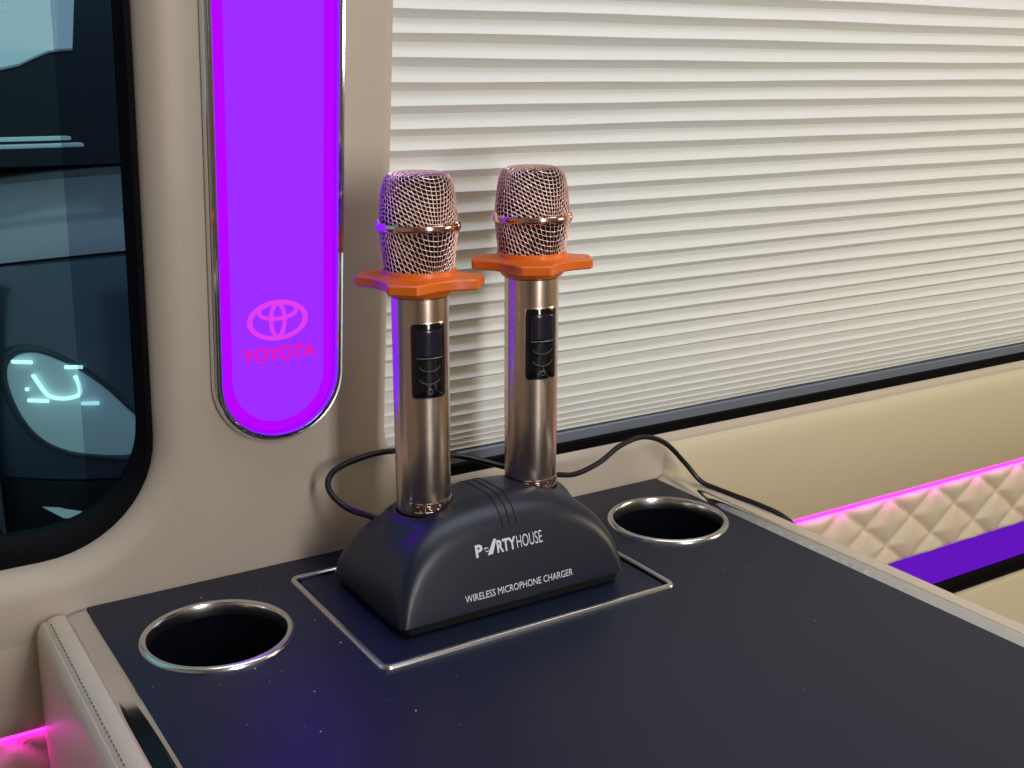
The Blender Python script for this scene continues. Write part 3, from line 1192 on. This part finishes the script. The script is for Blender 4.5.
# ------------------------------------------------------------------ outside: car park and a parked car
M_road = mat('asphalt', srgb(58, 60, 62), 0.9, var=0.2, scale=6)
M_paint = mat('slate_grey_paint', srgb(70, 78, 92), 0.30, metal=0.3, coat=0.5)
M_bonnet = mat('bonnet_sky_sheen', srgb(150, 146, 152), 0.34, metal=0.3, coat=0.4)  # body paint lightened, the sky's reflection put into the bonnet colour
M_surround = mat('headlight_surround', srgb(58, 66, 72), 0.35)
M_dark = mat('car_dark_trim', srgb(20, 22, 26), 0.4)
M_wind = mat('windscreen_glass', srgb(16, 22, 34), 0.25, spec=0.12)
M_lens = mat('headlight_housing', srgb(225, 235, 235), 0.3)
M_white = mat('wiper_reflection_white', srgb(236, 240, 240), 0.7)  # white of the wiper and of the panel standing in for a reflection
M_drl = emission('daytime_running_light', (0.85, 1.0, 0.97, 1), 2.4)
M_garage = mat('dark_wall_paint', srgb(34, 38, 44), 0.8)

bm = bmesh.new()
add_box(bm, (-12, 0.9, -0.75), (14, 14, -0.70))
struct('ground', bm, M_road, smooth=False)
bm = bmesh.new()
add_box(bm, (-8, 11.0, -0.70), (12, 11.3, 5.0))
struct('wall_far', bm, M_garage, smooth=False)

car = thing('parked_car', 'grey car parked nose-on outside the tinted window', 'car', (1.35, 4.8, -0.70))
XC, HWID = 1.36, 0.92
def plan(x): return 0.30 * abs((x - XC) / HWID) ** 3.2
def strip(pr, xs, m, name, parent, thick=0.0, ang=40, drop=True, label=None):
    bm = bmesh.new()
    gr = []
    for x in xs:
        k = abs((x - XC) / HWID)
        row = []
        for y, z in pr:
            row.append(bm.verts.new((x, y + plan(x) * max(0.0, 1 - (y - 3.36) / 2.2), z - (0.06 * k ** 3 if drop and z > 0.3 else 0))))
        gr.append(row)
    for p, q in zip(gr[:-1], gr[1:]):
        for i in range(len(pr) - 1):
            bm.faces.new((p[i], p[i + 1], q[i + 1], q[i]))
    if thick:
        bmesh.ops.solidify(bm, geom=bm.faces[:] + bm.edges[:] + bm.verts[:], thickness=thick)
    return obj(name, bm, m, parent, angle=ang, label=label)
XS = [XC - HWID + 2 * HWID * i / 26 for i in range(27)]
strip([(3.60, -0.62), (3.45, -0.54), (3.40, -0.46), (3.38, -0.40), (3.38, -0.31)], XS, M_dark, 'front_skirt', car)
strip([(3.42, -0.32), (3.37, -0.30), (3.355, -0.24), (3.36, -0.12), (3.375, -0.03), (3.39, 0.05), (3.41, 0.15), (3.43, 0.25), (3.455, 0.33), (3.48, 0.372), (3.50, 0.378)], XS, M_paint, 'bumper', car)
strip([(3.492, 0.386), (3.50, 0.398), (3.56, 0.425), (3.64, 0.450), (3.80, 0.475), (4.10, 0.508), (4.40, 0.53)], XS, M_bonnet, 'bonnet', car, label='grey bonnet with the sky reflection put into its colour')
strip([(4.41, 0.505), (4.46, 0.530), (4.60, 0.56)], XS, M_dark, 'cowl', car)
XW = [XC - 0.78 + 1.56 * i / 24 for i in range(25)]
strip([(4.55, 0.555), (4.80, 0.74), (5.05, 0.92), (5.30, 1.09), (5.55, 1.24)], XW, M_wind, 'windscreen', car, drop=False)
strip([(5.53, 1.24), (5.75, 1.29), (6.3, 1.33), (7.4, 1.28), (7.9, 0.9), (8.0, -0.3), (7.9, -0.5)], XW, M_paint, 'roof', car, drop=False)
# body sides
for sx in (-1, 1):
    bm = bmesh.new()
    x = XC + sx * HWID
    lo_, hi_ = [], []
    for y, z0, z1 in ((3.62, -.50, .32), (4.4, -.48, .46), (5.2, -.48, .50), (6.5, -.48, .52), (7.9, -.44, .50)):
        lo_.append(bm.verts.new((x, y, z0))); hi_.append(bm.verts.new((x, y, z1)))
    bridge(bm, lo_, hi_, closed=False)
    obj('side_panel', bm, M_paint, car)
    bm = bmesh.new()
    xi = XC + sx * 0.78
    pa = [bm.verts.new(p) for p in ((x, 4.5, .47), (x, 7.8, .50), (xi, 7.6, 1.2), (xi, 6.3, 1.31), (xi, 5.55, 1.24), (xi, 4.62, .60))]
    bm.faces.new(pa)
    obj('side_glass', bm, M_wind, car, smooth=False)
    for wy in (4.25, 7.1):
        bm = bmesh.new()
        prof = [(0.10, -.1), (0.20, -.11), (0.30, -.105), (0.335, -.08), (0.335, .08), (0.30, .10), (0.0, .10)]
        add_lathe(bm, [(0.0, -.1)] + prof, (0, 0), 36)
        rot = Matrix.Rotation(PI / 2 * (1 if sx > 0 else -1), 4, 'Y')
        bmesh.ops.transform(bm, matrix=Matrix.Translation((XC + sx * 0.80, wy, -0.365)) @ rot, verts=bm.verts)
        obj('wheel', bm, M_dark, car)
# headlight: swept housing in a dark surround, with clear cover and running lights
def fy(x, z):
    tab = [(-0.30, 3.37), (-0.24, 3.355), (-0.12, 3.36), (-0.03, 3.375), (0.05, 3.39), (0.15, 3.41), (0.25, 3.43), (0.33, 3.455)]
    for (z0, y0), (z1, y1) in zip(tab[:-1], tab[1:]):
        if z0 <= z <= z1:
            y = y0 + (y1 - y0) * (z - z0) / (z1 - z0)
            break
    else:
        y = 3.36
    return y + plan(x) * max(0.0, 1 - (y - 3.36) / 2.2)
LDZ = -0.045
def lamp_outline(k, mir=False, n=56):
    ctl = [(0.487, 0.055), (0.505, 0.118), (0.570, 0.140), (0.660, 0.098), (0.740, 0.030), (0.815, -0.060), (0.905, -0.150), (0.80, -0.180), (0.70, -0.178), (0.61, -0.160), (0.545, -0.115), (0.505, -0.040)]
    cx = sum(p[0] for p in ctl) / len(ctl); cz = sum(p[1] for p in ctl) / len(ctl)
    q = [Vector((cx + (x - cx) * k, 0, cz + (z - cz) * k + LDZ)) for x, z in ctl]
    m = len(q)
    out = []
    for i in range(m):
        p0, p1, p2, p3 = q[i - 1], q[i], q[(i + 1) % m], q[(i + 2) % m]
        for j in range(5):
            s = j / 5
            out.append(0.5 * ((2 * p1) + (p2 - p0) * s + (2 * p0 - 5 * p1 + 4 * p2 - p3) * s * s + (3 * p1 - p0 - 3 * p2 + p3) * s ** 3))
    return [((2 * XC - v.x) if mir else v.x, v.z) for v in out]
for mir in (False, True):
    bm = bmesh.new()
    prev = None
    for k, o in ((1.10, 0.002), (1.06, 0.012), (0.99, 0.012), (0.96, 0.004), (0.95, 0.001)):
        L = [bm.verts.new((x, fy(x, z) - o, z)) for x, z in lamp_outline(k, mir)]
        if prev: bridge(bm, prev, L)
        prev = L
    hl = obj('headlight', bm, M_surround, car, angle=60, label='swept headlight with a dark surround')
    bm = bmesh.new()
    prev = None
    for k, o in ((0.97, 0.004), (0.8, 0.005), (0.55, 0.006), (0.3, 0.006)):
        L = [bm.verts.new((x, fy(x, z) - o, z)) for x, z in lamp_outline(k, mir)]
        if prev: bridge(bm, prev, L)
        prev = L
    bm.faces.new(prev)
    obj('reflector', bm, M_lens, hl, angle=60)
    def hp(u, v, o=0.02):     # u, v: position in the photo's headlight in metres from its first corner
        x = 0.487 + u
        z = 0.14 - v + LDZ
        xx = 2 * XC - x if mir else x
        return Vector((xx, fy(xx, z) - o, z))
    bm = bmesh.new()
    U = catmull([hp(.068, .068), hp(.080, .095), hp(.098, .127), hp(.125, .137), (hp(.155, .135)), hp(.178, .124), hp(.180, .095), hp(.172, .070)], 6)
    add_tube(bm, U, 0.0062, 8)
    for u0, u1, v in ((.022, .070, .032), (.150, .195, .045), (.048, .098, .145), (.180, .225, .152)):
        add_tube(bm, [hp(u0, v), hp((u0 + u1) / 2, v), hp(u1, v)], 0.0060, 8)
    add_tube(bm, [hp(.046, .112), hp(.052, .112)], 0.006, 8)
    obj('running_light', bm, M_drl, hl, label='bright running light bars')
    bm = bmesh.new()
    sg = -1 if mir else 1
    for (za_, zb_, x0_, x1_) in ((-0.395, -0.428, 0.545, 0.80),):
        P = [(x0_, za_), (x1_, za_ - .006), (x1_ - .03, zb_ - .004), (x0_ + .05, zb_)]
        A = [bm.verts.new(((2 * XC - x) if mir else x, 3.385 + plan(x) - 0.015, z)) for x, z in P]
        B = [bm.verts.new(((2 * XC - x) if mir else x, 3.385 + plan(x) + 0.02, z)) for x, z in P]
        bm.faces.new(A); bridge(bm, A, B)
    obj('fog_lamp', bm, M_lens, car, label='slim fog lamp low in the bumper')
# wipers along the foot of the windscreen
bm = bmesh.new()
add_box(bm, (0.40, 4.40, 0.655), (0.90, 4.46, 0.668), .004)
add_box(bm, (0.38, 4.37, 0.632), (0.935, 4.44, 0.645), .004)
obj('wiper', bm, M_white, car, label='pale wiper bar at the foot of the windscreen')
# pale panel added in place of a bright reflection on the upper windscreen
bm = bmesh.new()
def ws(x, z, o=0.03):
    t = (z - 0.555) / (1.24 - 0.555)
    return Vector((x, 4.55 + 1.0 * t - o * .55 + plan(x) * max(0.0, 1 - (4.55 + t - 3.36) / 2.2), z + o * .8))
lowc = [(0.58, .868), (0.70, .872), (0.78, .878), (0.86, .895), (0.93, .925), (0.99, .948), (1.04, .955), (1.085, .957)]
A = [bm.verts.new(ws(x, z)) for x, z in lowc]
Bt = [bm.verts.new(ws(x + .12 * i / 7, 1.235)) for i, (x, z) in enumerate(lowc)]
A2 = [bm.verts.new(ws(x, z, .012)) for x, z in lowc]
B2 = [bm.verts.new(ws(x + .12 * i / 7, 1.235, .012)) for i, (x, z) in enumerate(lowc)]
bridge(bm, A, Bt, closed=False); bridge(bm, A, A2, closed=False); bridge(bm, Bt, B2, closed=False)
bm.faces.new((A[-1], Bt[-1], B2[-1], A2[-1])); bm.faces.new((A[0], Bt[0], B2[0], A2[0]))
obj('windscreen_reflection', bm, M_white, car, angle=40, label='white panel standing in for a reflection on the upper windscreen')
